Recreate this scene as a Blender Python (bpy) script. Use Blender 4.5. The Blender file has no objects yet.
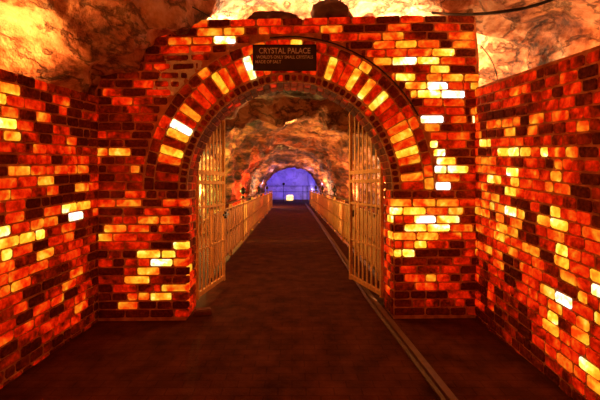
import bpy, bmesh, math, random
from mathutils import Vector, noise
random.seed(7)
sc = bpy.context.scene
C = sc.collection
PI = math.pi

# ------------------------------------------------------------------ camera, world, exposure
cam_d = bpy.data.cameras.new('camera'); cam = bpy.data.objects.new('camera', cam_d); C.objects.link(cam)
cam.location = (0, 0, 1.6); cam.rotation_euler = (PI/2, 0, 0)
cam_d.sensor_width = 36; cam_d.lens = 24; cam_d.shift_x = 8/600; cam_d.shift_y = -15/600
cam_d.clip_end = 200
sc.camera = cam
w = bpy.data.worlds.new('world'); sc.world = w; w.use_nodes = True
w.node_tree.nodes['Background'].inputs[0].default_value = (1.0, .22, .05, 1)
w.node_tree.nodes['Background'].inputs[1].default_value = .035
sc.view_settings.view_transform = 'Standard'; sc.view_settings.look = 'None'
sc.view_settings.gamma = 1; sc.view_settings.use_curve_mapping = False
sc.view_settings.exposure = 0.0

def lamp(name, loc, energy, col, radius=.08):
    d = bpy.data.lights.new(name, 'POINT'); d.energy = energy; d.color = col; d.shadow_soft_size = radius
    o = bpy.data.objects.new(name, d); o.location = loc; C.objects.link(o); return o
WARM = (1, .52, .17); ORANGE = (1, .36, .07); RED = (1, .06, .01)
# lamps hidden behind the side walls, shining up on the rock
lamp('lamp_behind_wall', (-2.85, 3.35, 2.35), 190, (1, .40, .09))
lamp('lamp_behind_wall', (-2.85, 2.3, 2.35), 170, (1, .40, .09))
lamp('lamp_behind_wall', (2.50, 5.00, 2.6), 34, (1, .66, .3))
lamp('lamp_behind_wall', (2.05, 5.55, 2.5), 90, (1, .66, .3))
lamp('lamp_behind_wall', (2.80, 3.6, 2.4), 34, (1, .42, .13))
lamp('lamp_behind_wall', (2.80, 2.4, 2.3), 34, (1, .42, .13))
lamp('lamp_behind_wall', (-2.66, 4.10, 2.45), 110, (1, .32, .06))
# lamps behind the top of the gate wall
for x, e in ((-1.75, 40), (-1.1, 120), (-.5, 130), (.7, 110), (1.3, 75), (1.9, 45)):
    lamp('lamp_behind_arch', (x, 5.42, 3.42), e, (1, .66, .30))
# lamps in the tunnel, most standing low behind the railings
for x, y, z, e, c in ((-1.75, 6.1, 1.0, 26, (1, .42, .1)), (1.72, 6.1, 1.0, 30, (1, .42, .1)), (-2.2, 8.6, 1.35, 60, (1, .5, .12)), (2.2, 8.6, 1.35, 60, (1, .45, .12)),
                      (-2.25, 11.4, 1.35, 330, (1, .75, .16)), (2.25, 11.6, 1.35, 360, (1, .50, .18)), (-2.3, 14.2, 1.35, 60, (.8, .85, .1)), (2.1, 15.5, 1.35, 170, (1, .33, .12)),
                      (-1.9, 18.2, 1.35, 170, RED), (2.1, 22.6, 1.35, 240, (1, .42, .14)), (-2.1, 23.0, 1.35, 240, (1, .42, .14)),
                      (-1.95, 29, 1.4, 240, (1, .45, .2)), (2.0, 29, 1.4, 240, (1, .45, .2)), (0, 7.0, 2.7, 22, (1, .42, .1)), (0, 13, 2.8, 22, ORANGE), (0, 21.5, 3.0, 90, ORANGE)):  # high lamp nearest the arch is added to light the gates
    lamp('lamp_in_tunnel', (x, y, z), e, c)
def flood(loc, rot, sx, sy, e, c):
    d = bpy.data.lights.new('flood_in_chamber', 'AREA'); d.shape = 'RECTANGLE'; d.size = sx; d.size_y = sy; d.energy = e; d.color = c
    o = bpy.data.objects.new('flood_in_chamber', d); o.location = loc; o.rotation_euler = rot; C.objects.link(o)
flood((-.4, 40.0, 2.75), (math.radians(75), 0, 0), 3.0, .4, 135, (.04, .02, 1))      # aimed at the end wall
for x, y, z, e, c in ((2.55, 39.5, .9, 7, (.8, .55, 1)), (1.9, 42.3, 1.0, 22, (.8, .55, 1)), (2.25, 31.3, 1.7, 20, (.7, .45, 1)), (-2.25, 31.3, 1.7, 20, (.7, .45, 1)), (1.3, 31.3, 2.55, 16, (.7, .45, 1)), (-1.3, 31.3, 2.55, 16, (.7, .45, 1)), (-2.65, 39.5, .9, 6, (.8, .55, 1)), (-1.7, 39.5, 2.85, 5, (.8, .55, 1)), (0, 39.5, 3.05, 4, (.8, .55, 1)), (1.6, 39.5, 2.85, 5, (.8, .55, 1))):  # those in the tunnel before the mouth are added to tint its rim lilac
    lamp('lamp_in_chamber', (x, y, z), e, c)
d = bpy.data.lights.new('gate_fill_spot', 'SPOT'); d.energy = 62; d.color = (1, .42, .10); d.spot_size = math.radians(140); d.spot_blend = .6; d.shadow_soft_size = .08  # unseen spot added overhead to light the gate leaves
o = bpy.data.objects.new('gate_fill_spot', d); o.location = (0, 6.0, 2.85); C.objects.link(o)
# unseen fill lamp added behind the camera to brighten walls and mortar
lamp('fill_behind_camera', (0, -.6, 2.9), 95, (1, .22, .035), .25)

# ------------------------------------------------------------------ materials
def mat(name):
    m = bpy.data.materials.new(name); m.use_nodes = True
    nt = m.node_tree; b = nt.nodes['Principled BSDF']
    return m, nt, b
def node(nt, t, **kw):
    n = nt.nodes.new(t)
    for k, v in kw.items(): setattr(n, k, v)
    return n
def ramp(nt, stops):
    r = node(nt, 'ShaderNodeValToRGB'); e = r.color_ramp.elements
    while len(e) > 1: e.remove(e[-1])
    e[0].position = stops[0][0]; e[0].color = (*stops[0][1], 1)
    for p, c in stops[1:]:
        q = e.new(p); q.color = (*c, 1)
    return r
def simple(name, col, rough=.6, metal=0, nscale=20, amt=.25, bump=.2):
    m, nt, b = mat(name); L = nt.links.new
    tc = node(nt, 'ShaderNodeTexCoord'); n = node(nt, 'ShaderNodeTexNoise'); n.inputs['Scale'].default_value = nscale
    n.inputs['Detail'].default_value = 5
    L(tc.outputs['Object'], n.inputs['Vector'])
    r = ramp(nt, [(.3, tuple(c*(1-amt) for c in col)), (.7, tuple(min(1, c*(1+amt)) for c in col))])
    L(n.outputs['Fac'], r.inputs[0]); L(r.outputs[0], b.inputs['Base Color'])
    b.inputs['Roughness'].default_value = rough; b.inputs['Metallic'].default_value = metal
    if bump:
        bp = node(nt, 'ShaderNodeBump'); bp.inputs['Strength'].default_value = bump; bp.inputs['Distance'].default_value = .01
        L(n.outputs['Fac'], bp.inputs['Height']); L(bp.outputs[0], b.inputs['Normal'])
    return m

# backlit salt brick: attribute glow (0 dark .. 8 white hot) and seed
def salt_brick():
    m, nt, b = mat('backlit_salt_brick'); L = nt.links.new
    at = node(nt, 'ShaderNodeAttribute', attribute_name='glow')
    sep = node(nt, 'ShaderNodeSeparateXYZ'); L(at.outputs['Vector'], sep.inputs[0])
    g = sep.outputs[0]; seed = sep.outputs[1]
    tc = node(nt, 'ShaderNodeTexCoord')
    off = node(nt, 'ShaderNodeCombineXYZ'); mu = node(nt, 'ShaderNodeMath', operation='MULTIPLY'); mu.inputs[1].default_value = 37
    L(seed, mu.inputs[0]); L(mu.outputs[0], off.inputs[0]); L(mu.outputs[0], off.inputs[2])
    ad = node(nt, 'ShaderNodeVectorMath', operation='ADD'); L(tc.outputs['Object'], ad.inputs[0]); L(off.outputs[0], ad.inputs[1])
    n1 = node(nt, 'ShaderNodeTexNoise'); n1.inputs['Scale'].default_value = 5.5; n1.inputs['Detail'].default_value = 2.5; n1.inputs['Distortion'].default_value = .6
    L(ad.outputs[0], n1.inputs['Vector'])
    n2 = node(nt, 'ShaderNodeTexNoise'); n2.inputs['Scale'].default_value = 34; n2.inputs['Detail'].default_value = 4
    L(ad.outputs[0], n2.inputs['Vector'])
    def math_(op, a, bb):
        q = node(nt, 'ShaderNodeMath', operation=op)
        for i, v in enumerate((a, bb)):
            if isinstance(v, (int, float)): q.inputs[i].default_value = v
            else: L(v, q.inputs[i])
        return q.outputs[0]
    d1 = math_('MULTIPLY', math_('SUBTRACT', n1.outputs['Fac'], .53), 8.0)
    d2 = math_('MULTIPLY', math_('SUBTRACT', n2.outputs['Fac'], .52), 1.9)
    amp = math_('MINIMUM', math_('MULTIPLY', g, .5), 1.0)
    t = math_('ADD', g, math_('MULTIPLY', math_('ADD', d1, d2), amp))
    t8 = math_('DIVIDE', t, 8.0)
    r = ramp(nt, [(0, (0, 0, 0)), (.10, (.03, .001, .0)), (.20, (.16, .004, .0)), (.31, (.46, .006, .0)), (.41, (.78, .016, .001)), (.50, (.86, .055, .002)), (.56, (.88, .13, .005)),
                  (.63, (.93, .24, .008)), (.74, (1, .46, .02)), (.85, (1, .76, .11)), (.94, (1, .93, .50)), (1, (1, 1, .95))])
    L(t8, r.inputs[0]); L(r.outputs[0], b.inputs['Emission Color'])
    st = math_('ADD', 1.0, math_('MULTIPLY', math_('MAXIMUM', math_('SUBTRACT', g, 5.0), 0.0), .5))
    L(st, b.inputs['Emission Strength'])
    base = ramp(nt, [(.3, (.07, .012, .005)), (.5, (.15, .027, .010)), (.75, (.30, .06, .02))])
    L(n2.outputs['Fac'], base.inputs[0]); L(base.outputs[0], b.inputs['Base Color'])
    b.inputs['Roughness'].default_value = .85; b.inputs['Specular IOR Level'].default_value = .06
    bp = node(nt, 'ShaderNodeBump'); bp.inputs['Strength'].default_value = .5; bp.inputs['Distance'].default_value = .01
    L(n2.outputs['Fac'], bp.inputs['Height']); L(bp.outputs[0], b.inputs['Normal'])
    return m
def mortar_mat():
    m, nt, b = mat('mortar'); L = nt.links.new
    tc = node(nt, 'ShaderNodeTexCoord'); n = node(nt, 'ShaderNodeTexNoise'); n.inputs['Scale'].default_value = 9; n.inputs['Detail'].default_value = 6
    L(tc.outputs['Object'], n.inputs['Vector'])
    r = ramp(nt, [(.3, (.38, .12, .04)), (.55, (.68, .26, .09)), (.75, (.85, .42, .18))])
    L(n.outputs['Fac'], r.inputs[0]); L(r.outputs[0], b.inputs['Base Color']); b.inputs['Roughness'].default_value = .9; b.inputs['Specular IOR Level'].default_value = .1
    bp = node(nt, 'ShaderNodeBump'); bp.inputs['Strength'].default_value = .6; bp.inputs['Distance'].default_value = .02
    L(n.outputs['Fac'], bp.inputs['Height']); L(bp.outputs[0], b.inputs['Normal'])
    return m
def rock_mat(name, cols, scale=.9, stretch=(1, 1, 1), crack=.5):
    m, nt, b = mat(name); L = nt.links.new
    tc = node(nt, 'ShaderNodeTexCoord'); mp = node(nt, 'ShaderNodeMapping'); mp.inputs['Scale'].default_value = stretch
    L(tc.outputs['Object'], mp.inputs[0])
    n = node(nt, 'ShaderNodeTexNoise'); n.inputs['Scale'].default_value = scale; n.inputs['Detail'].default_value = 9; n.inputs['Roughness'].default_value = .68; n.inputs['Distortion'].default_value = .5
    L(mp.outputs[0], n.inputs['Vector'])
    r = ramp(nt, cols); L(n.outputs['Fac'], r.inputs[0])
    n3 = node(nt, 'ShaderNodeTexNoise'); n3.inputs['Scale'].default_value = scale*1.7; n3.inputs['Detail'].default_value = 8; n3.inputs['Roughness'].default_value = .6; n3.inputs['Distortion'].default_value = .2
    L(mp.outputs[0], n3.inputs['Vector'])
    # thin dark cracks where the noise crosses its mean
    s = node(nt, 'ShaderNodeMath', operation='SUBTRACT'); s.inputs[1].default_value = .5; L(n3.outputs['Fac'], s.inputs[0])
    a = node(nt, 'ShaderNodeMath', operation='ABSOLUTE'); L(s.outputs[0], a.inputs[0])
    cr = ramp(nt, [(0, (1-crack,)*3), (.035, (1, 1, 1))]); L(a.outputs[0], cr.inputs[0])
    mx = node(nt, 'ShaderNodeMix', data_type='RGBA', blend_type='MULTIPLY'); mx.inputs[0].default_value = 1
    L(r.outputs[0], mx.inputs[6]); L(cr.outputs[0], mx.inputs[7]); L(mx.outputs[2], b.inputs['Base Color'])
    b.inputs['Roughness'].default_value = .7
    n4 = node(nt, 'ShaderNodeTexNoise'); n4.inputs['Scale'].default_value = scale*9; n4.inputs['Detail'].default_value = 6
    L(tc.outputs['Object'], n4.inputs['Vector'])
    bp = node(nt, 'ShaderNodeBump'); bp.inputs['Strength'].default_value = .8; bp.inputs['Distance'].default_value = .06
    L(n4.outputs['Fac'], bp.inputs['Height'])
    bp2 = node(nt, 'ShaderNodeBump'); bp2.inputs['Strength'].default_value = .7; bp2.inputs['Distance'].default_value = .12
    L(cr.outputs[0], bp2.inputs['Height']); L(bp.outputs[0], bp2.inputs['Normal']); L(bp2.outputs[0], b.inputs['Normal'])
    return m
def floor_mat():
    m, nt, b = mat('worn_paving'); L = nt.links.new
    tc = node(nt, 'ShaderNodeTexCoord')
    br = node(nt, 'ShaderNodeTexBrick'); br.inputs['Scale'].default_value = 2.2; br.inputs['Mortar Size'].default_value = .012
    br.inputs['Color1'].default_value = (.9, .9, .9, 1); br.inputs['Color2'].default_value = (.75, .75, .75, 1); br.inputs['Mortar'].default_value = (.5, .5, .5, 1)
    L(tc.outputs['Object'], br.inputs['Vector'])
    n = node(nt, 'ShaderNodeTexNoise'); n.inputs['Scale'].default_value = 3.5; n.inputs['Detail'].default_value = 8; n.inputs['Roughness'].default_value = .65
    L(tc.outputs['Object'], n.inputs['Vector'])
    r = ramp(nt, [(.3, (.05, .012, .004)), (.5, (.11, .028, .009)), (.75, (.19, .05, .018))]); L(n.outputs['Fac'], r.inputs[0])
    mx = node(nt, 'ShaderNodeMix', data_type='RGBA', blend_type='MULTIPLY'); mx.inputs[0].default_value = .8
    L(r.outputs[0], mx.inputs[6]); L(br.outputs[0], mx.inputs[7]); L(mx.outputs[2], b.inputs['Base Color'])
    b.inputs['Roughness'].default_value = .85; b.inputs['Specular IOR Level'].default_value = .08
    n4 = node(nt, 'ShaderNodeTexNoise'); n4.inputs['Scale'].default_value = 60; n4.inputs['Detail'].default_value = 4
    L(tc.outputs['Object'], n4.inputs['Vector'])
    bp = node(nt, 'ShaderNodeBump'); bp.inputs['Strength'].default_value = .5; bp.inputs['Distance'].default_value = .01
    L(n4.outputs['Fac'], bp.inputs['Height']); L(bp.outputs[0], b.inputs['Normal'])
    return m
BRICK = salt_brick(); MORTAR = mortar_mat()
RINGMORTAR = simple('pale_mortar', (.62, .34, .17), .9, nscale=20)
ROCK = rock_mat('salt_rock', [(.37, (.07, .02, .008)), (.45, (.36, .12, .045)), (.53, (.68, .34, .17)), (.66, (.9, .66, .45))], 1.3, (1, .8, 1.4), .6)
TROCK = rock_mat('tunnel_rock', [(.40, (.03, .010, .005)), (.48, (.15, .05, .02)), (.56, (.46, .17, .065)), (.66, (.85, .48, .24))], .9, (.6, .5, 2.3), .5)
BLUEROCK = rock_mat('chamber_salt_rock', [(.3, (.45, .42, .5)), (.7, (.8, .78, .85))], .5, (1, 1, 1), .3)
FLOOR = floor_mat()
PLASTER = simple('lime_plaster', (.95, .84, .66), .9, nscale=25)
STEEL = simple('painted_gate_steel', (.80, .42, .13), .8, nscale=30, amt=.2)
PANEL = simple('fence_panel_paint', (.60, .28, .075), .8, nscale=6, amt=.15)
DARK = simple('black_iron', (.02, .015, .012), .4, .3)
CABLE = simple('black_cable', (.012, .009, .008), .5)
RAILM = simple('worn_iron_rail', (.16, .07, .035), .5, .2, nscale=12)
BOARD = simple('dark_sign_board', (.05, .022, .012), .6, nscale=8)
LETTER = simple('faded_sign_lettering', (.95, .78, .62), .7, nscale=60, amt=.3)
STONE = simple('red_paving_stone', (.20, .06, .035), .8)

# ------------------------------------------------------------------ helpers
def link(name, bm, m, parent=None, smooth=False):
    me = bpy.data.meshes.new(name); bm.normal_update(); bm.to_mesh(me); bm.free()
    if m: me.materials.append(m)
    if smooth:
        for p in me.polygons: p.use_smooth = True
    o = bpy.data.objects.new(name, me); C.objects.link(o)
    if parent: o.parent = parent
    return o
def tag(o, label=None, cat=None, group=None, kind=None):
    if label: o['label'] = label
    if cat: o['category'] = cat
    if group: o['group'] = group
    if kind: o['kind'] = kind
    return o
def empty(name, loc, rz=0):
    o = bpy.data.objects.new(name, None); o.location = loc; o.rotation_euler = (0, 0, rz); C.objects.link(o); return o
def box(bm, x0, x1, y0, y1, z0, z1):
    v = [bm.verts.new(p) for p in ((x0,y0,z0),(x1,y0,z0),(x1,y1,z0),(x0,y1,z0),(x0,y0,z1),(x1,y0,z1),(x1,y1,z1),(x0,y1,z1))]
    for f in ((0,3,2,1),(4,5,6,7),(0,1,5,4),(1,2,6,5),(2,3,7,6),(3,0,4,7)): bm.faces.new([v[i] for i in f])
def bevel(bm, w, seg=1):
    bmesh.ops.bevel(bm, geom=list(bm.edges), offset=w, segments=seg, affect='EDGES', clamp_overlap=True)
def tube(bm, pts, r, n=8):
    rings = []
    pts = [Vector(p) for p in pts]
    for i, p in enumerate(pts):
        t = (pts[min(i+1, len(pts)-1)] - pts[max(i-1, 0)]).normalized()
        a = Vector((0, 0, 1)) if abs(t.z) < .9 else Vector((1, 0, 0))
        u = t.cross(a).normalized(); v = t.cross(u)
        rr = r[i] if isinstance(r, (list, tuple)) else r
        rings.append([bm.verts.new(p + u*math.cos(2*PI*k/n)*rr + v*math.sin(2*PI*k/n)*rr) for k in range(n)])
    for a, b in zip(rings, rings[1:]):
        for k in range(n): bm.faces.new((a[k], a[(k+1) % n], b[(k+1) % n], b[k]))
    bm.faces.new(rings[0][::-1]); bm.faces.new(rings[-1])
def lathe(bm, prof, c=(0, 0, 0), n=14):
    rings = [[bm.verts.new((c[0]+r*math.cos(2*PI*k/n), c[1]+r*math.sin(2*PI*k/n), c[2]+z)) for k in range(n)] for r, z in prof]
    for a, b in zip(rings, rings[1:]):
        for k in range(n): bm.faces.new((a[k], a[(k+1) % n], b[(k+1) % n], b[k]))
    bm.faces.new(rings[0][::-1]); bm.faces.new(rings[-1])

# ------------------------------------------------------------------ brick meshes
CL = {'.': .25, 'd': 1.25, 'r': 2.25, 'R': 3.25, 'o': 4.35, 'y': 5.3, 'Y': 6.2, 'w': 7.5}
class Bricks:
    """quads (4 corners in wall coordinates) -> chamfered bricks; every brick keeps its own glow"""
    def __init__(s, mapf): s.bm = bmesh.new(); s.g = s.bm.verts.layers.float_vector.new('glow'); s.map = mapf
    def quad(s, c, cls, depth=.012, gap=.0085, back=-.03, rnd=True):
        g = CL[cls] if isinstance(cls, str) else cls
        g = max(0, g + random.uniform(-.45, .35)); seed = random.random()
        c = [Vector(p) for p in c]; ctr = sum(c, Vector((0, 0)))/4
        # corners pulled in by the joint width, then cut to make an uneven eight-sided outline
        q = []
        for i in range(4):
            e1 = (c[(i+1) % 4]-c[i]); e0 = (c[i-1]-c[i])
            q.append(c[i] + e1.normalized()*gap*random.uniform(.6, 1.5) + e0.normalized()*gap*random.uniform(.6, 1.5))
        out = []
        for i in range(4):
            e1 = q[(i+1) % 4]-q[i]; e0 = q[i-1]-q[i]
            k = min(.012, .2*min(e1.length, e0.length))*random.uniform(.5, 1.6)
            out += [q[i]+e0.normalized()*k, q[i]+e1.normalized()*k*random.uniform(.6, 1.4)]
        dd = depth + random.uniform(-.008, .004)
        rings = []
        for sc_, d in ((1, back), (1, dd-.006), (None, dd)):
            ring = []
            for p in out:
                if sc_ is None: p = p + (ctr-p).normalized()*.007
                v = s.bm.verts.new(s.map(p.x, p.y, d + (random.uniform(-.002, .002) if sc_ is None else 0)))
                v[s.g] = (g, seed, 0); ring.append(v)
            rings.append(ring)
        for a, b in zip(rings, rings[1:]):
            for k in range(8): s.bm.faces.new((a[k], a[(k+1) % 8], b[(k+1) % 8], b[k]))
        s.bm.faces.new(rings[-1])
    def rect(s, x0, x1, z0, z1, cls, **k): s.quad(((x0, z0), (x1, z0), (x1, z1), (x0, z1)), cls, **k)
    def done(s, name, parent=None):
        bmesh.ops.recalc_face_normals(s.bm, faces=list(s.bm.faces))
        return link(name, s.bm, BRICK, parent)

def pick(weights):
    return random.choices(list(weights), [weights[k] for k in weights])[0]

# ------------------------------------------------------------------ gate wall with the arch
TH = .44
def FW(x, z, d=0): return Vector((x, 4.7 + (x+2.28)*.0245 - d, z))
def fx(px):                                   # where a picture column meets the gate wall
    a = (px-292)/400; return a*(4.7+2.28*.0245)/(1-a*.0245)
CX, RA, ZS, EL = -.02, 1.215, 1.54, .068      # arch centre, inner radius, springing height, extra rise
def arc(r, t): return (CX + r*math.cos(t), ZS + (r+EL*1.0)*math.sin(t) if True else 0)
def arch_in(x, z, r):
    if z < ZS: return abs(x-CX) < (RA if r < 1.3 else RA)
    return ((x-CX)/r)**2 + ((z-ZS)/(r+EL))**2 < 1

low = {  # left pier, course by course from the floor (picture columns of the joints)
0:"98 . 125 . 150 . 174 r 190", 1:"98 . 118 o 138 . 157 d 172 . 190", 2:"98 . 112 . 127 o 138 o 150 y 172 d 190",
3:"98 . 113 R 138 d 153 r 161 y 190", 4:"98 r 124 y 150 d 172 d 190", 5:"98 . 124 r 137 y 160 . 190",
6:"98 r 113 . 125 r 138 o 150 w 173 o 190", 7:"98 . 108 r 122 . 137 Y 161 Y 176 R 190", 8:"98 r 125 r 150 . 173 Y 190",
9:"96 y 113 R 137 r 162 d 190", 10:"98 d 104 y 127 o 150 . 158 R 174 d 190", 11:"98 d 113 R 123 R 137 y 160 o 180 d 190",
12:"98 d 123 d 144 R 170 . 190", 13:"96 o 116 o 142 d 162 R 190", 14:"98 . 110 d 125 R 146 . 157 d 166 . 178 d 190",
15:"98 d 126 d 146", 16:"98 . 115 d 146", 17:"98 . 107 d 130 o 140 d 150", 18:"96 o 101 . 115 d 125 r 150",
19:"96 o 108 y 131 . 150", 20:"98 . 110 d 124 . 152", 21:"97 R 107 d 131 . 154", 22:"98 d 122 . 135 d 156",
23:"98 . 109 d 133 r 158", 24:"98 d 122 r 140 d 160", 25:"97 . 112 R 133 R 153 d 170", 26:"97 . 102 R 122 . 146 R 172",
27:"99 d 115 . 133 R 154 r 170 r 182", 28:"100 . 118 d 140 d 160 r 180 . 196"}
right = {
0:"394 . 425 . 450 . 466 d 477", 1:"394 . 412 d 425 r 440 d 455 r 465 . 477", 2:"394 . 426 . 448 r 477", 3:"394 d 415 R 438 R 460 . 477",
4:"394 . 404 R 425 o 436 R 450 d 461 r 477", 5:"394 . 400 R 417 r 440 r 460 . 477", 6:"394 d 402 d 427 d 453 R 471 . 477",
7:"393 Y 402 w 415 . 438 . 461 r 477", 8:"394 R 403 o 414 Y 427 R 449 d 465 r 477", 9:"393 Y 416 Y 439 R 462 R 477",
10:"394 d 404 Y 427 w 450 y 473 d 477", 11:"394 R 403 R 414 w 436 Y 460 d 477", 12:"391 w 403 Y 426 o 448 y 464 d 477",
13:"391 y 412 Y 436 y 459 R 477", 14:"393 d 412 d 430 d 455 d 477", 15:"430 w 451 d 477", 16:"430 r 437 y 460 r 477", 17:"432 w 447 Y 469 r 477",
18:"430 R 436 w 456 . 477", 19:"427 o 433 w 446 d 470 d 477", 20:"424 R 429 w 438 R 466 d 477", 21:"420 d 430 o 447 R 470 . 477",
22:"418 . 424 y 440 d 462 d 477", 23:"408 d 420 w 444 d 450 o 467 . 472 w 475 d 478", 24:"405 R 418 R 445 R 465 . 470 o 478",
25:"405 . 423 R 443 o 465 d 478", 26:"400 d 410 y 417 w 441 w 465 d 479", 27:"394 d 405 Y 427 w 448 R 463 R 470 o 479",
28:"385 o 395 Y 416 R 426 o 442 y 464 y 480", 29:"380 d 405 r 430 Y 450 . 476"}
top = {
29:"100 . 112 . 123 d 130 . 144 r 153 R 172 . 195 r 212 x 372 y 392 w 417 Y 440 R 465 R 477", 30:"107 d 121 o 131 . 145 d 165 d 190 r 215 x 366 R 386 R 407 y 432 Y 455 . 476",
31:"114 . 125 d 138 r 145 . 160 R 190 o 212 d 235 x 350 . 373 y 395 Y 417 o 440 . 452 o 476", 32:"126 . 140 d 168 o 192 o 213 w 236 d 262 x 330 R 358 R 382 y 404 r 427 . 448 o 475",
33:"143 R 168 d 172 . 197 o 223 y 245 d 258 o 270 R 293 R 320 y 343 . 364 . 387 o 411 . 434 R 460 . 475",
34:"160 . 183 R 208 . 230 R 256 o 282 d 303 R 328 r 352 r 376 . 400 R 424 . 447 d 475"}
Z0, CH = .034, .1002
def plastered(px, py):                          # the bare patch of lime left of the arch
    return px > 146+(100-py)*.55 + 4*math.sin(py*.9) and px < 205 and 44 < py < 97
FB = Bricks(FW); R_OUT = 1.735
def row(s, zf, n_z=CH):
    t = s.split(); t2 = []
    for i in range(0, len(t)-2, 2):
        a, c, b = float(t[i]), t[i+1], float(t[i+2])
        if c == 'x':
            q = a
            while q < b:
                e_ = min(b, q+random.choice((18, 24, 27)))
                t2.append((q, pick({'.': 2, 'd': 2, 'r': 2, 'R': 3, 'o': 1.5, 'y': .6}), e_)); q = e_
            continue
        t2.append((a, c, b))
    for a, c, b in t2:
        x0, x1 = fx(a), fx(b)
        if x1-x0 > .34 and random.random() < .4:
            cuts = [(x0, (x0+x1)/2), ((x0+x1)/2, x1)]
        else: cuts = [(x0, x1)]
        for u0, u1 in cuts:
            z0a, z0b = zf(u0), zf(u1)
            zm = (z0a+z0b)/2 + n_z/2
            # trim against the outer ring of the arch
            if zm + n_z/2 > ZS:
                k = max(0, 1-((max(zm-n_z*.5, ZS)-ZS)/(R_OUT+EL))**2)
                lim = R_OUT*math.sqrt(k)
                if u1 <= CX: 
                    if u0 > CX-lim-.04: continue
                    u1 = min(u1, CX-lim)
                elif u0 >= CX:
                    if u1 < CX+lim+.04: continue
                    u0 = max(u0, CX+lim)
                elif lim > .01: continue
            px = 292+400*(u0+u1)/2/4.76; py = 185-(zm-1.6)*84.5
            e = .006
            if plastered(px, py): e = .017
            FB.quad(((u0+(e-.006)*.8, z0a+e-.006), (u1-(e-.006)*.8, z0b+e-.006), (u1-(e-.006)*.8, z0b+n_z-e+.006), (u0+(e-.006)*.8, z0a+n_z-e+.006)), c, depth=.012 if e < .01 else .026)
for k, s in low.items(): row(s, lambda x, k=k: Z0+CH*k)
for k, s in right.items(): row(s, lambda x, k=k: Z0+CH*k)
def tilt(x):
    a = fx(160); b = fx(420); return .1*min(1, max(0, (x-a)/(b-a)))
for k, s in top.items(): row(s, lambda x, k=k: Z0+CH*k+tilt(x))
wf = FB.done('wall_front'); 

def core():
    bm = bmesh.new(); rr = RA+.02
    outl = [(-1, 320), (0, 0)]
    left = [(95, 1.2), (95, 91), (104, 76), (116, 61), (130, 48), (146, 35), (160, 28), (162, 19.5)]
    pts = [(fx(95), -.05)] + [(fx(a), 1.6+(185-b)/84.8) for a, b in left[1:]]
    pts += [(fx(300), 3.545+.02), (fx(475), Z0+CH*35+.1), (fx(479), 3.1), (fx(478), 2.5), (fx(478), -.05)]
    pts += [(CX+rr, -.05)]
    for i in range(41):
        t = PI*i/40; pts.append((CX+rr*math.cos(t), ZS+(rr+EL)*math.sin(t)))
    pts += [(CX-rr, -.05)]
    a = [bm.verts.new(FW(x, z, 0)) for x, z in pts]; b = [bm.verts.new(FW(x, z, -TH)) for x, z in pts]
    n = len(pts)
    f1 = bm.faces.new(a); f2 = bm.faces.new(b[::-1])
    for i in range(n): bm.faces.new((a[i], b[i], b[(i+1) % n], a[(i+1) % n]))
    bmesh.ops.recalc_face_normals(bm, faces=list(bm.faces)); bmesh.ops.triangulate(bm, faces=[f1, f2])
    return link('mortar', bm, MORTAR, wf)
core()
tag(wf, 'gate wall of backlit salt bricks around the round arch', kind='structure')

# plaster patch: rough sheet of lime left between the bricks
def patch():
    bm = bmesh.new(); nx, nz = 90, 80; vs = {}
    for i in range(nx):
        for j in range(nz):
            px = 142+i*.9; py = 38+j*.78
            x = fx(px); z = 1.6+(185-py)/84.6
            n = noise.noise(Vector((x*14, 3, z*14)))
            vs[i, j] = (bm.verts.new(FW(x, z, .006+.010*n+.004*noise.noise(Vector((x*40, 7, z*40))))), px, py, x, z, n)
    for i in range(nx-1):
        for j in range(nz-1):
            v, px, py, x, z, n = vs[i, j]
            r = math.hypot((x-CX), (z-ZS)*R_OUT/(R_OUT+EL))
            n2 = noise.noise(Vector((x*30, 9, z*30)))
            if r < R_OUT+.01: continue
            if px > 146+(97-py)*.50 + 7*n + 2 and py < 96-(px-146)*.02+4*n2 and px + .35*py < 222+12*n and py > 46+4*n:
                bm.faces.new((vs[i, j][0], vs[i+1, j][0], vs[i+1, j+1][0], vs[i, j+1][0]))
    bmesh.ops.delete(bm, geom=[v for v in bm.verts if not v.link_faces], context='VERTS')
    bmesh.ops.recalc_face_normals(bm, faces=list(bm.faces))
    link('plaster', bm, PLASTER, wf, True)
patch()

# arch rings
def ang(px, py): return math.atan2((190-py)/(1+EL/1.45), px-291)
vous = [(175.5,128.7,'w'),(172,136,'y'),(169,144,'d'),(165,152,'Y'),(164,161,'o'),(162,169,'d'),(160,178,'d'),(160,187,'.'),(180,120,'R'),(182,112,'y'),(187,106,'y'),(190,100,'d'),
(197,95,'R'),(205,90,'R'),(212,86,'d'),(219,79,'Y'),(226,73,'o'),(232,70,'r'),(238,67,'o'),(246,62,'w'),(252,60,'R'),(262,59,'o'),(272,58,'r'),(282,57,'d'),(292,57,'R'),(302,57,'d'),(312,57,'r'),
(320,58,'R'),(327,61,'d'),(336,66,'Y'),(343,71,'R'),(350,75,'R'),(357,79,'Y'),(365,82,'R'),(373,88,'Y'),(377,96,'R'),(384,102,'Y'),(389,108,'r'),(397,117,'R'),(402,125,'y'),(406,136,'y'),(408,144,'o'),(410,152,'Y'),(413,161,'o'),(414,169,'d'),(415,177,'y'),(415,186,'r')]
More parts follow.
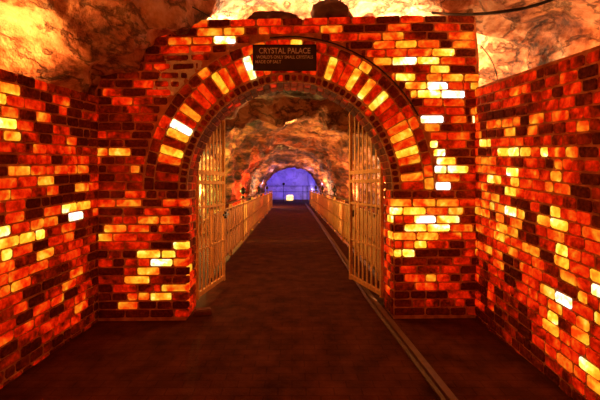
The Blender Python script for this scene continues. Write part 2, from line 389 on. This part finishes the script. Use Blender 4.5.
outer = [(153,186,'.'),(152,170,'d'),(152,160,'.'),(155,150,'d'),(154,138,'.'),(156,131,'R'),(157,122,'R'),(163,113,'r'),(170,102,'.'),(178,92,'.'),(188,82,'d'),(198,73,'o'),(208,66,'d'),(220,58,'r'),(232,52,'d'),(245,47,'o'),(256,44,'y'),(268,42,'R'),(280,41,'R'),(291,41,'r'),
(301,41,'Y'),(313,43,'d'),(325,46,'r'),(337,50,'r'),(350,57,'d'),(360,62,'R'),(369,69,'y'),(380,78,'d'),(392,90,'d'),(402,98,'d'),(412,115,'R'),(418,124,'o'),(424,140,'d'),(428,160,'r'),(430,180,'o')]
vang = [(ang(a, b), c) for a, b, c in vous]; oang = [(ang(a, b), c) for a, b, c in outer]
def near_class(lst, t): return min(lst, key=lambda q: abs(q[0]-t))[1]
def ring(name, r0, r1, n, cls, depth, gap=.006):
    B = Bricks(FW)
    for i in range(n):
        t0, t1 = PI*i/n, PI*(i+1)/n
        B.quad((arc(r0, t0), arc(r1, t0), arc(r1, t1), arc(r0, t1)), cls((t0+t1)/2), depth=depth, gap=gap)
    return B
B = ring('x', 1.32, 1.60, 47, lambda t: near_class(vang, t), .03, .007)
B2 = ring('x', 1.605, 1.725, 36, lambda t: near_class(oang, t), .02)
B3 = ring('x', 1.222, 1.312, 52, lambda t: pick({'.': 5, 'd': 2, 'r': .4}), .022, .009)
tr = B.done('trim_1'); tag(tr, 'arch ring of wedge-shaped salt bricks, some glowing yellow', kind='structure')
o2 = B2.done('outer_ring', tr); o3 = B3.done('inner_ring', tr)
# ring mortar bed, a little proud of the wall
bm = bmesh.new(); n = 64; rings = []
for r, d in ((1.217, -.02), (1.217, .012), (1.728, .010), (1.728, -.02)):
    rings.append([bm.verts.new(FW(*arc(r, PI*i/n), d)) for i in range(n+1)])
for a, b in zip(rings, rings[1:]):
    for i in range(n): bm.faces.new((a[i], a[i+1], b[i+1], b[i]))
bmesh.ops.recalc_face_normals(bm, faces=list(bm.faces)); link('ring_mortar', bm, RINGMORTAR, tr)
# reveals: bricks lining the inside of the opening
lc = ['R','R','R','o','Y','y','o','R','o','R','r','R','d','R','d']
rc = ['.','.','d','d','d','r','d','o','R','Y','d','Y','Y','o','d']
def RV(side):
    def f(u, z, d):                              # u = depth into the wall
        x = CX + side*(RA+.02-d) ; p = FW(x, z, 0); return Vector((x, p.y+u, z))
    return f
RB = bmesh.new()
for side, cl in ((-1, lc), (1, rc)):
    B = Bricks(RV(side))
    for k in range(15):
        z = Z0+CH*k; cut = .24 if k % 2 else .12
        B.rect(.002, cut, z, z+CH, cl[k], depth=.02); B.rect(cut, cut+.2 if cut < .2 else TH, z, z+CH, pick({'d': 2, 'r': 3, 'R': 3, 'o': 1, '.': 1}), depth=.02)
        if cut < .2: B.rect(.32, TH, z, z+CH, pick({'d': 3, '.': 2}), depth=.02)
    B.done('reveal', wf)
def IN(u, t, d):
    r = RA+.02-d; x, z = CX+r*math.cos(t), ZS+(r+EL)*math.sin(t); p = FW(x, z, 0); return Vector((x, p.y+u, z))
B = Bricks(IN); n = 46
for i in range(n):
    t0, t1 = PI*i/n, PI*(i+1)/n
    for u0, u1 in ((.002, .21), (.215, TH)):
        e = .005
        # rectangle in (depth, angle): widths given by hand so the joints stay even
        g = CL[pick({'.': 4, 'd': 3, 'r': 1})]; seed = random.random(); rings = []
        for rr_, dd in ((0, -.02), (0, .014), (.006, .02)):
            q = [(u0+e+rr_, t0+e+rr_), (u1-e-rr_, t0+e+rr_), (u1-e-rr_, t1-e-rr_), (u0+e+rr_, t1-e-rr_)]
            ringv = []
            for a, b in q:
                v = B.bm.verts.new(IN(a, b, dd)); v[B.g] = (g, seed, 0); ringv.append(v)
            rings.append(ringv)
        for a, b in zip(rings, rings[1:]):
            for k in range(4): B.bm.faces.new((a[k], a[(k+1) % 4], b[(k+1) % 4], b[k]))
        B.bm.faces.new(rings[-1])
B.done('arch_lining', tr)

# ------------------------------------------------------------------ side walls
leftmap = """3 78 r;18 82 .;36 87 R;52 90 d;65 94 d;80 97 d;8 91 Y;26 96 d;38 99 R;48 100 d;58 101 R;70 105 .;5 103 Y;17 107 R;37 109 R;50 111 d;65 113 R;75 114 .;
2 117 w;17 119 o;34 119 d;46 121 o;60 123 d;71 123 .;79 123 .;90 124 .;7 130 R;21 130 o;40 132 .;56 133 R;70 133 R;82 134 .;92 134 .;3 142 R;16 142 y;32 143 r;47 143 .;61 143 r;71 143 o;85 143 .;94 143 d;
10 153 d;28 153 r;38 153 o;53 153 R;64 152 R;75 153 d;90 153 r;3 165 .;11 164 o;18 166 y;32 164 R;49 163 R;61 163 .;73 162 R;85 161 R;95 162 d;5 178 R;20 177 r;40 174 o;52 172 R;63 171 R;76 173 o;86 169 o;95 172 d;
2 195 y;7 190 o;15 190 R;28 188 R;45 185 y;58 183 .;70 182 .;82 179 .;94 182 R;6 202 .;16 201 R;25 199 .;36 196 r;50 196 o;59 193 R;69 191 .;78 190 o;87 186 R;95 190 R;
6 212 o;18 211 o;27 209 R;38 208 .;50 204 .;63 202 .;75 198 .;85 197 Y;94 197 d;7 226 Y;25 222 R;40 218 r;56 214 R;69 211 Y;79 208 Y;90 205 R;96 204 o;38 227 y;50 225 o;57 223 y;65 220 .;77 218 w;88 214 d;95 212 R;
7 233 Y;20 238 Y;37 232 Y;46 238 .;55 231 r;66 238 R;75 230 r;4 242 Y;5 254 Y;13 251 Y;27 245 R;72 247 R;82 242 r;92 235 r;16 261 R;25 256 d;34 255 o;42 250 .;51 249 y;60 246 r;4 267 y;10 277 o;28 267 .;43 262 o;56 259 r;70 256 R;84 250 r;94 245 d;
2 282 R;20 283 y;35 275 d;50 270 d;65 268 r;80 259 r;92 255 .;5 292 o;23 294 d;44 283 .;57 279 d;65 283 o;76 276 o;87 270 d;95 268 .;8 305 R;22 306 o;38 296 .;50 291 r;61 296 o;73 287 .;85 282 r;93 278 .;
3 320 r;12 318 d;20 310 o;30 313 .;48 304 R;57 301 o;67 302 r;82 301 R;92 292 d;3 330 r;22 332 R;33 322 r;45 326 R;53 311 .;60 320 d;70 312 R;65 321 R;75 327 R;88 318 d;92 305 .;5 345 R;18 341 r;30 337 r;12 350 .;22 356 .;40 345 d;3 365 d;50 340 d;10 375 d;60 335 d"""
rightmap = """490 88 r;500 86 r;511 83 r;524 81 r;538 77 d;555 72 d;575 68 r;592 63 r;487 99 d;497 97 R;508 95 r;521 91 o;533 90 d;549 86 r;567 83 R;587 80 .;486 107 .;495 106 r;510 104 R;525 101 d;541 100 r;560 97 d;577 93 r;595 90 r;
485 115 d;493 114 .;503 114 .;515 113 d;530 111 r;545 110 r;561 109 R;582 106 d;597 104 r;485 125 d;494 125 y;503 125 y;518 122 o;532 122 o;547 121 r;565 120 d;585 118 o;485 134 d;498 134 d;514 134 y;525 134 d;540 133 d;556 134 d;577 133 R;597 132 d;
487 143 Y;498 144 o;509 145 R;525 145 R;545 145 R;562 146 .;584 146 d;485 153 .;503 153 Y;510 154 Y;527 155 Y;543 155 Y;560 157 o;580 156 r;595 158 d;487 163 o;497 164 o;504 164 R;516 163 d;531 167 R;548 168 .;565 168 o;583 173 R;598 170 r;
481 172 o;495 181 Y;504 172 o;514 174 w;524 176 R;540 178 R;560 182 y;583 184 .;518 186 Y;507 184 R;532 188 R;547 190 o;565 195 o;585 198 .;598 192 d;480 182 R;485 190 o;512 195 Y;525 198 y;540 200 R;555 205 R;575 208 r;595 214 d;
480 204 o;492 200 y;505 205 R;522 208 d;540 213 Y;556 218 Y;573 222 R;591 226 o;485 212 y;500 211 y;510 214 w;523 218 y;536 222 d;552 228 o;570 233 R;592 238 o;485 221 R;500 229 y;507 223 d;511 234 y;520 227 o;535 234 d;545 238 r;562 243 Y;585 250 r;
480 230 o;491 236 R;504 240 y;517 245 o;530 252 y;545 259 .;553 253 o;569 256 o;480 245 o;493 252 o;485 258 R;498 265 o;513 265 .;524 260 R;537 268 o;562 270 Y;582 280 R;598 287 Y;592 268 R;479 262 r;487 270 d;510 274 .;530 272 o;548 275 R;573 283 o;
500 280 r;515 287 R;533 287 R;530 298 d;561 293 w;580 302 y;592 295 R;487 279 d;497 287 .;507 292 d;520 300 R;535 309 R;551 299 y;545 304 R;570 310 R;480 285 .;492 292 R;485 297 .;500 300 R;512 305 d;526 315 .;545 318 o;552 323 Y;567 320 d;595 320 y;583 313 R;
480 307 R;490 310 .;502 318 R;515 325 .;535 328 r;556 335 R;570 333 R;585 330 y;540 338 R;552 350 o;548 345 d;562 348 R;565 362 y;560 372 r;590 375 Y;578 367 y;582 358 o;587 350 R;597 355 R;598 340 R;525 335 .;530 345 .;542 358 .;556 380 .;572 385 d;520 340 d;505 328 d;495 318 .;590 390 d;598 385 y;596 397 d"""
def side_wall(name, P0, P1, ztop, slope, amap, defaults, lo, seed, lens=(.20, .22, .24, .17, .26, .12)):
    """brick wall from the corner P0 (at the gate wall) to P1 (near the camera)"""
    rs = random.Random(seed)
    d = Vector((P1[0]-P0[0], P1[1]-P0[1])); Ln = d.length; d /= Ln
    inward = Vector((-d.y, d.x))
    if inward.x*P0[0] > 0: inward = -inward
    def M(u, k, dd):                               # k = height measured along the sloping courses
        x = P0[0]+d.x*u+inward.x*dd; y = P0[1]+d.y*u+inward.y*dd
        return Vector((x, y, k + slope*(P0[1]+d.y*u-4.7)))
    ent = []
    for s in amap.replace('\n', '').split(';'):
        if not s.strip(): continue
        px, py, c = s.split(); a = (float(px)-292)/400; b = (185-float(py))/400
        den = a*d.y - d.x
        # ray (a*t, t) meets P0 + d*u
        t = (P0[0]*d.y - P0[1]*d.x)/den
        u = ((a*t-P0[0])*d.x + (t-P0[1])*d.y)
        z = 1.6+b*t - slope*(t-4.7)
        ent.append((u, z, c))
    B = Bricks(M); k = 0; z = -.16
    while z < ztop-.05:
        u = -rs.uniform(0, .2)
        while u < Ln:
            l = rs.choice(lens)
            u0, u1 = max(0, u), min(Ln, u+l)
            if u1-u0 > .04:
                cu, cz = (u0+u1)/2, z+.05
                best = min(ent, key=lambda e: abs(e[0]-cu)/max(.5*(u1-u0), .06)+abs(e[1]-cz)/.05)
                q = abs(best[0]-cu)/max(.5*(u1-u0), .06)+abs(best[1]-cz)/.05
                if q < 1.75: c = best[2]
                else: c = pick(lo if cz < .35 else defaults)
                if z < .1: c = pick({'.': 4, 'd': 2})
                B.rect(u0, u1, z, z+.1, c, depth=.014)
            u += l
        z += .1
    o = B.done(name)
    bm = bmesh.new()
    vs = [[bm.verts.new(M(u, zz, dd)) for dd in (0, -.3)] for u, zz in ((-.02, -.3), (Ln, -.3), (Ln, ztop), (-.02, ztop))]
    for i in range(4):
        a, b = vs[i], vs[(i+1) % 4]; bm.faces.new((a[0], b[0], b[1], a[1]))
    bm.faces.new([v[0] for v in vs]); bm.faces.new([v[1] for v in vs][::-1])
    bmesh.ops.recalc_face_normals(bm, faces=list(bm.faces)); link('mortar', bm, MORTAR, o)
    return o
wl = side_wall('wall_left', (-2.28, 4.70), (-2.57, 1.3), 2.60, .055, leftmap, {'.': 2, 'd': 2.5, 'r': 3, 'R': 2.4, 'o': 1, 'y': .25}, {'.': 3, 'd': 3, 'r': 2, 'R': .7}, 3)
tag(wl, 'left wall of glowing salt bricks', kind='structure')
wr = side_wall('wall_right', (2.21, 4.81), (2.21, 1.3), 2.76, .085, rightmap, {'.': .8, 'd': 2, 'r': 3, 'R': 3.2, 'o': 2, 'y': .5}, {'.': 3, 'd': 3, 'r': 2, 'R': .7}, 5, (.16, .19, .21, .14, .22, .11))
tag(wr, 'right wall of glowing salt bricks', kind='structure')

# ------------------------------------------------------------------ floor: level in the tunnel, falling towards the camera
def fz(y): return .05*(y-4.7) if y < 4.7 else 0
bm = bmesh.new(); ys = [-2, 0, 1, 2, 3, 4, 4.7, 6, 9, 14, 22, 34, 48]; xs = [-4, -2.6, -1.2, 0, 1.2, 2.6, 4]
g = [[bm.verts.new((x, y, fz(y))) for x in xs] for y in ys]
for i in range(len(ys)-1):
    for j in range(len(xs)-1): bm.faces.new((g[i][j], g[i][j+1], g[i+1][j+1], g[i+1][j]))
tag(link('floor', bm, FLOOR), kind='structure')

# ------------------------------------------------------------------ rock
def frac(v, o=5): return noise.fractal(v, 1.0, 2.1, o)
def ridge(v): return 1-2*abs(noise.noise(v))
def sheet(name, P, nu, nv, m):
    bm = bmesh.new(); g = [[bm.verts.new(P(i/nu, j/nv)) for i in range(nu+1)] for j in range(nv+1)]
    for j in range(nv):
        for i in range(nu): bm.faces.new((g[j][i], g[j][i+1], g[j+1][i+1], g[j+1][i]))
    bmesh.ops.recalc_face_normals(bm, faces=list(bm.faces))
    return link(name, bm, m, None, True)
def sm(a, b, x):
    t = min(1, max(0, (x-a)/(b-a))); return t*t*(3-2*t)
def cave(u, v):
    f = math.radians(-14+208*u); y = -1.6+8.6*v
    A, Bz = (3.35 if f > PI/2 else 3.35+.45*math.cos(f)**.5), 2.85
    k = sm(5.9, 7.0, y); A = A*(1-k)+1.9*k; Bz = Bz*(1-k)+1.5*k
    cx, sz = math.cos(f), math.sin(f)
    D = .36*math.exp(-((math.degrees(f)-144)/19)**2)*(sm(3.5, 4.25, y)*(1-sm(5.1, 5.8, y)))
    D += .34*math.exp(-((math.degrees(f)-121)/11)**2)*(sm(3.6, 4.3, y)*(1-sm(4.75, 5.3, y)))
    D += .28*math.exp(-((math.degrees(f)-84)/9)**2)*sm(5.0, 5.6, y)*(1-sm(6.1, 6.8, y))
    p = Vector((A*cx, y, 1.2+Bz*sz))
    q = Vector((p.x*.8, p.y*.8, p.z*.9))
    D += .30*frac(q) + .16*ridge(q*1.7+Vector((4, 2, 9))) - .12
    D += .06*frac(q*4.5)
    nrm = Vector((-cx, 0, -sz*1.1)).normalized()
    return p + nrm*D
tag(sheet('ceiling', cave, 260, 170, ROCK), 'rough salt rock vault over the entrance', kind='structure')

def tun(u, v):
    f = math.radians(-4+188*u); y = 5.17*(1-v**1.6) + 36.2*v**1.6
    a = 1.75 + 1.05*sm(5.6, 8, y) - .45*sm(14, 19.5, y) + .6*sm(20.2, 21.5, y) - .45*sm(27, 33, y) + .35*sm(33.5, 36, y)
    h = 3.02 + .75*sm(5.6, 8.5, y) - .25*sm(14, 19.5, y) + .35*sm(20.2, 21.5, y) - .75*sm(26, 33, y) + .2*sm(33.5, 36, y)
    cx, sz = math.cos(f), math.sin(f)
    cc = math.copysign(abs(cx)**.8, cx)
    p = Vector((a*cc-.03, y, h*(max(0, sz)**.85) if sz > 0 else h*sz))
    q = Vector((p.x*.9, p.y*.55, p.z*.9)); am = min(1, (y-5.1)/1.2)
    D = ((.30-.12*sm(8, 18, y))*frac(q+Vector((7, 1, 3))) + .12*ridge(q*1.9) + .06*frac(q*4))*am
    return p + Vector((-cx, 0, -sz)).normalized()*D
tag(sheet('wall_tunnel', tun, 150, 300, TROCK), 'layered rock vault of the tunnel beyond the gates', kind='structure')
# chamber at the end
def chamber(u, v):
    f = math.radians(-4+188*u); y = 35.6+8.6*v
    a = 2.75+.25*sm(0, .15, v); h = 3.35
    cx, sz = math.cos(f), math.sin(f)
    x = a*math.copysign(abs(cx)**.6, cx)-.05
    if x > 1.6: x = x - (x-1.6)*.85*sm(.3, 1, v)
    p = Vector((x, y, h*max(0, sz)**.6 if sz > 0 else h*sz)); q = p*.6
    return p + Vector((-cx, 0, -sz)).normalized()*(.2*frac(q))
tag(sheet('wall_chamber', chamber, 80, 50, BLUEROCK), 'salt rock chamber at the end of the tunnel', kind='structure')
def backw(u, v):
    x = -3.4+7*u; z = -.1+4*v
    return Vector((x, 44.1+.25*frac(Vector((x*.7, 5, z*.7))), z))
tag(sheet('wall_back', backw, 60, 40, BLUEROCK), 'blue lit rock wall at the end of the tunnel', kind='structure')

# ------------------------------------------------------------------ gates
def gate(P0, P1, z0, ztop0, ztop1, name_label, mirror, nb):
    """leaf from hinge P0 to free edge P1; local x runs from hinge to free edge"""
    d = Vector(P1)-Vector(P0); L = d.length; rz = math.atan2(d.y, d.x)
    root = empty('gate', (P0[0], P0[1], z0), rz); tag(root, name_label, 'gate')
    H0, H1 = ztop0-z0, ztop1-z0                    # heights at hinge and at the free edge
    def topz(x):                                    # quarter of the arch
        t = min(1, max(0, x/L)); return H0 + (H1-H0)*math.sin(math.acos(1-t)) if t < 1 else H1
    def part(nm, f, lab=None, m=STEEL, bv=.003):
        bm = bmesh.new(); f(bm)
        if bv: bevel(bm, bv)
        o = link(nm, bm, m, root)
        if lab: o['label'] = lab
        return o
    part('stile', lambda b: box(b, 0, .045, -.022, .022, 0, H0+.03))
    part('stile', lambda b: box(b, L-.05, L, -.022, .022, 0, H1+.04))
    mid = 1.67
    part('bottom_rail', lambda b: box(b, .04, L-.045, -.018, .018, .02, .085))
    part('lock_rail', lambda b: box(b, .04, L-.045, -.018, .018, mid-.16, mid-.11))
    part('lock_rail', lambda b: box(b, .04, L-.045, -.018, .018, mid-.03, mid+.03))
    part('lower_rail', lambda b: box(b, .04, L-.045, -.012, .012, 1.18, 1.215))
    part('lower_rail', lambda b: box(b, .04, L-.045, -.012, .012, .62, .65))
    # curved top rail
    def curve(b):
        n = 18; prev = None
        for i in range(n+1):
            x = .02+(L-.04)*(1-math.cos(PI/2*i/n)); z = H0+(H1-H0)*math.sin(PI/2*i/n)
            tx, tz = (math.sin(PI/2*i/n)*L, math.cos(PI/2*i/n)*(H1-H0)); l = math.hypot(tx, tz); nx, nz = -tz/l*.022, tx/l*.022
            r = [b.verts.new(p) for p in ((x-nx, -.018, z-nz), (x+nx, -.018, z+nz), (x+nx, .018, z+nz), (x-nx, .018, z-nz))]
            if prev:
                for k in range(4): b.faces.new((prev[k], prev[(k+1) % 4], r[(k+1) % 4], r[k]))
            else: b.faces.new(r[::-1])
            prev = r
        b.faces.new(prev)
    part('top_rail', curve, bv=0)
    for i in range(nb):
        x = .045+(L-.095)*(i+1)/(nb+1)
        part('bar', lambda b: box(b, x-.024, x+.024, -.006, .006, .08, topz(x)))
    def latch(b):
        box(b, L-.14, L+.11, -.05, -.024, 1.02, 1.05); box(b, L-.06, L-.02, -.06, -.02, .98, 1.09)
    part('latch', latch, 'dark iron bolt', DARK)
    for z in (.3, H0-.25):
        part('hinge', lambda b: tube(b, [(-.015, 0, z-.06), (-.015, 0, z+.06)], .02))
    return root
gate((-1.245, 5.22), (-1.07, 6.30), .10, 1.90, 2.62, 'cream steel barred gate leaf standing open on the left jamb', False, 6)
gate((1.185, 5.24), (.915, 6.30), .12, 1.90, 2.76, 'cream steel barred gate leaf standing open on the right jamb', True, 6)

# ------------------------------------------------------------------ fences along the tunnel
def finial(bm, x, y, z):
    lathe(bm, [(.03, 0), (.05, .02), (.05, .05), (.022, .08), (.022, .12), (.07, .16), (.085, .21), (.07, .26), (.03, .30), (.015, .36)], (x, y, z), 12)
def fence(x, y0, y1, posts, fin, lab, side):
    root = empty('fence', (x, y0, 0)); tag(root, lab, 'fence'); H = 1.12
    ps = posts
    for y in ps:
        bm = bmesh.new(); box(bm, -.035, .035, y-y0-.035, y-y0+.035, 0, H+.06); bevel(bm, .004)
        p = link('post', bm, PANEL, root)
        if y in fin:
            bm = bmesh.new(); finial(bm, 0, y-y0, H+.10); f = link('finial', bm, DARK, p, True); f['label'] = 'black turned iron finial'
    for a, b in zip(ps, ps[1:]):
        bm = bmesh.new(); n = max(3, round((b-a)/.22)); wd = (b-a-.1)/n
        for i in range(n):
            q = a-y0+.05+wd*i
            w_ = .010+.012*(i % 2); box(bm, -w_, w_, q+.012, q+wd-.012, .09, H-.03)
        box(bm, -.022, .022, a-y0+.03, b-y0-.03, .10, .15); box(bm, -.022, .022, a-y0+.03, b-y0-.03, .56, .60); box(bm, -.022, .022, a-y0+.03, b-y0-.03, H-.09, H-.04)
        link('panel', bm, PANEL, root)
    bm = bmesh.new(); tube(bm, [(0, -.1, H+.08), (0, y1-y0+.1, H+.08)], .024, 10); r = link('handrail', bm, RAILM, root, True); r['label'] = 'dark round handrail'
fence(-1.40, 6.9, 28, [6.9, 9.15, 11.4, 14.15, 16.9, 19.65, 22.4, 25.2, 28], (11.4, 16.9, 22.4), 'pale panelled fence along the left side of the tunnel path', -1)
fence(1.48, 6.7, 33.2, [6.7, 9.1, 11.5, 13.9, 16.6, 19.4, 22.1, 24.9, 27.7, 30.4, 33.2], (13.9, 19.4, 24.9), 'pale panelled fence along the right side of the tunnel path', 1)

# rail beside the path
bm = bmesh.new(); pth = [(1.30, 1.6), (1.25, 2.4), (1.20, 3.2), (1.15, 4.0), (1.10, 4.8), (1.08, 5.7), (1.09, 7), (1.12, 10), (1.15, 16), (1.15, 24), (1.15, 34)]
prof = [(-.045, 0), (-.045, .012), (-.014, .025), (-.014, .05), (-.03, .058), (-.03, .08), (.03, .08), (.03, .058), (.014, .05), (.014, .025), (.045, .012), (.045, 0)]
prev = None
for x, y in pth:
    r = [bm.verts.new((x+a, y, fz(y)+b+.001)) for a, b in prof]
    if prev:
        for k in range(12): bm.faces.new((prev[k], prev[(k+1) % 12], r[(k+1) % 12], r[k]))
    else: bm.faces.new(r[::-1])
    prev = r
bm.faces.new(prev); bmesh.ops.recalc_face_normals(bm, faces=list(bm.faces))
tag(link('track_rail', bm, RAILM), 'long worn iron rail on the floor running past the right jamb into the tunnel', 'rail')

# ------------------------------------------------------------------ sign
sx0, sx1, sz0, sz1 = fx(253.5), fx(316), 2.935, 3.235
sroot = empty('sign', (0, 0, 0)); tag(sroot, 'small dark board with faded CRYSTAL PALACE lettering hung at the crown of the arch', 'sign')
bm = bmesh.new(); box(bm, sx0, sx1, 4.665, 4.69, sz0, sz1); bevel(bm, .004); link('board', bm, BOARD, sroot)
bm = bmesh.new(); t = .014
for a in ((sx0, sx1, sz0, sz0+t), (sx0, sx1, sz1-t, sz1), (sx0, sx0+t, sz0, sz1), (sx1-t, sx1, sz0, sz1)): box(bm, a[0], a[1], 4.655, 4.668, a[2], a[3])
link('frame', bm, DARK, sroot)
def text(s, cx, cz, wdt, hgt, nm='lettering'):
    cu = bpy.data.curves.new('t', 'FONT'); cu.body = s; cu.extrude = .0; cu.align_x = 'LEFT'; cu.offset = .018
    o = bpy.data.objects.new('t', cu); C.objects.link(o); bpy.context.view_layer.update()
    me = bpy.data.meshes.new_from_object(o.evaluated_get(bpy.context.evaluated_depsgraph_get()))
    bpy.data.objects.remove(o)
    xs_ = [v.co.x for v in me.vertices]; ys_ = [v.co.y for v in me.vertices]
    a, b, c_, d_ = min(xs_), max(xs_), min(ys_), max(ys_)
    for v in me.vertices:
        x = (v.co.x-a)/(b-a)-.5; z = (v.co.y-c_)/(d_-c_)-.5
        v.co = (cx+x*wdt, 4.660, cz+z*hgt)
    me.materials.append(LETTER); q = bpy.data.objects.new(nm, me); C.objects.link(q); q.parent = sroot
mx = (sx0+sx1)/2
text('CRYSTAL PALACE', mx+.0, 3.165, .60, .068)
text("WORLD'S ONLY SMALL CRYSTALS", mx, 3.092, .66, .040)
text('MADE OF SALT', mx-.19, 3.036, .30, .038)

# ------------------------------------------------------------------ cables
def cable(pts, r, lab, sub=6):
    P = [Vector(p) for p in pts]; out = []
    for i in range(len(P)-1):
        a, b, c, d = P[max(i-1, 0)], P[i], P[i+1], P[min(i+2, len(P)-1)]
        for k in range(sub):
            t = k/sub
            out.append(.5*((2*b)+(c-a)*t+(2*a-5*b+4*c-d)*t*t+(3*b-a-3*c+d)*t**3))
    out.append(P[-1]); bm = bmesh.new(); tube(bm, out, r, 8)
    tag(link('cable', bm, CABLE, None, True), lab, 'cable')
def pt(px, py, y): return ((px-292)/400*y, y, 1.6+(185-py)/400*y)
cable([pt(432, 12.5, 4.78), pt(440, 13.5, 4.66), pt(455, 14.5, 4.3), pt(478, 14, 3.9), pt(500, 12, 3.6), pt(525, 8, 3.4), pt(548, 1, 3.2), pt(565, -6, 3.1)], .014, 'thick black cable sagging from the top of the gate wall to the right-hand rock')
cable([pt(176, -6, 4.35), pt(186, 3, 4.4), pt(200, 11, 4.55), (fx(214), 4.72, 3.56)], .007, 'thin black cable coming down from the rock to the top left of the gate wall')
cable([(FW(*arc(1.745, math.radians(a)), .036)) for a in (98, 88, 78, 68, 58, 50, 42, 35, 29)], .009, 'thin black tube along the outer edge of the arch ring right of the sign')  # tube tracing the dark line at the ring edge
cable([pt(481, 46, 4.55), pt(489, 56, 4.52), pt(494, 66, 4.5), pt(497, 77, 4.48), pt(498, 86, 4.46)], .005, 'thin wire hanging in the bright gap at the right corner')

# ------------------------------------------------------------------ small things
bm = bmesh.new(); box(bm, -.10, .10, -.06, .06, 0, .075); bevel(bm, .012, 2)
for v in bm.verts: v.co += Vector([random.uniform(-.006, .006) for _ in range(3)])
for v in bm.verts: v.co.z = max(0, v.co.z)
o = link('loose_brick', bm, STONE); o.location = (-1.10, 4.93, 0); o.rotation_euler = (0, 0, .35)
tag(o, 'loose reddish brick lying on the floor at the foot of the left gate', 'brick')

# glowing salt block at the end of the tunnel
m, nt, b = mat('glowing_salt_block')
n = node(nt, 'ShaderNodeTexNoise'); n.inputs['Scale'].default_value = 3
r = ramp(nt, [(.35, (1, .40, .05)), (.6, (1, .75, .28))]); nt.links.new(n.outputs['Fac'], r.inputs[0]); nt.links.new(r.outputs[0], b.inputs['Emission Color'])
b.inputs['Emission Strength'].default_value = 1.8; b.inputs['Base Color'].default_value = (.9, .6, .35, 1)
bm = bmesh.new(); bmesh.ops.create_icosphere(bm, subdivisions=4, radius=1)
for v in bm.verts:
    c = v.co; k = (abs(c.x)**5+abs(c.y)**5+abs(c.z)**5)**(-.2)
    q = c*k; q *= 1+.10*noise.noise(q*1.6)
    v.co = (q.x*.37, q.y*.30, max(-.28, q.z*.30)+.28)
o = link('salt_lamp', bm, m); o.location = (-.22, 41.6, 0); tag(o, 'glowing yellow salt block on the floor in front of the blue wall', 'lamp')
# railing before the chamber
root = empty('railing', (0, 38.5, 0)); tag(root, 'thin dark railing across the tunnel before the blue chamber', 'railing')
for z in (1.5, .95):
    bm = bmesh.new(); tube(bm, [(-2.4, 0, z), (2.4, 0, z)], .022, 8); link('rail', bm, DARK, root, True)
for x in (-2.4, -.8, 1.05, 1.45, 2.4):
    bm = bmesh.new(); tube(bm, [(x, 0, 0), (x, 0, 1.56)], .025, 8); link('post', bm, DARK, root, True)
bm = bmesh.new(); bmesh.ops.create_uvsphere(bm, u_segments=14, v_segments=10, radius=.13)
for v in bm.verts: v.co += Vector((-.8, 0, 1.7))
link('ball', bm, DARK, root, True)
# dark rubble lying on top of the gate wall
def rubble(cx, cz, rx, rz, lab, seed):
    bm = bmesh.new(); bmesh.ops.create_icosphere(bm, subdivisions=4, radius=1)
    for v in bm.verts:
        q = v.co.copy(); q *= 1+.28*noise.fractal(q*1.3+Vector((seed, 3, 1)), 1.0, 2.0, 4)
        v.co = (q.x*rx, q.y*.17, max(0, q.z*rz))
    o = link('rock', bm, DARKROCK, None, True); o.location = (cx, 4.97, cz); tag(o, lab, 'rock', None)
DARKROCK = simple('dark_brown_rock', (.11, .038, .016), .9, nscale=9, amt=.5, bump=.8)  # plain dark brown base colour for the rocks on the wall top
rubble(.50, 3.60, .27, .30, 'tall dark lump of rock on the gate wall, above the right end of the sign', 2)
rubble(-.24, 3.58, .36, .16, 'low dark mound of rock on top of the gate wall, directly above the sign', 5)
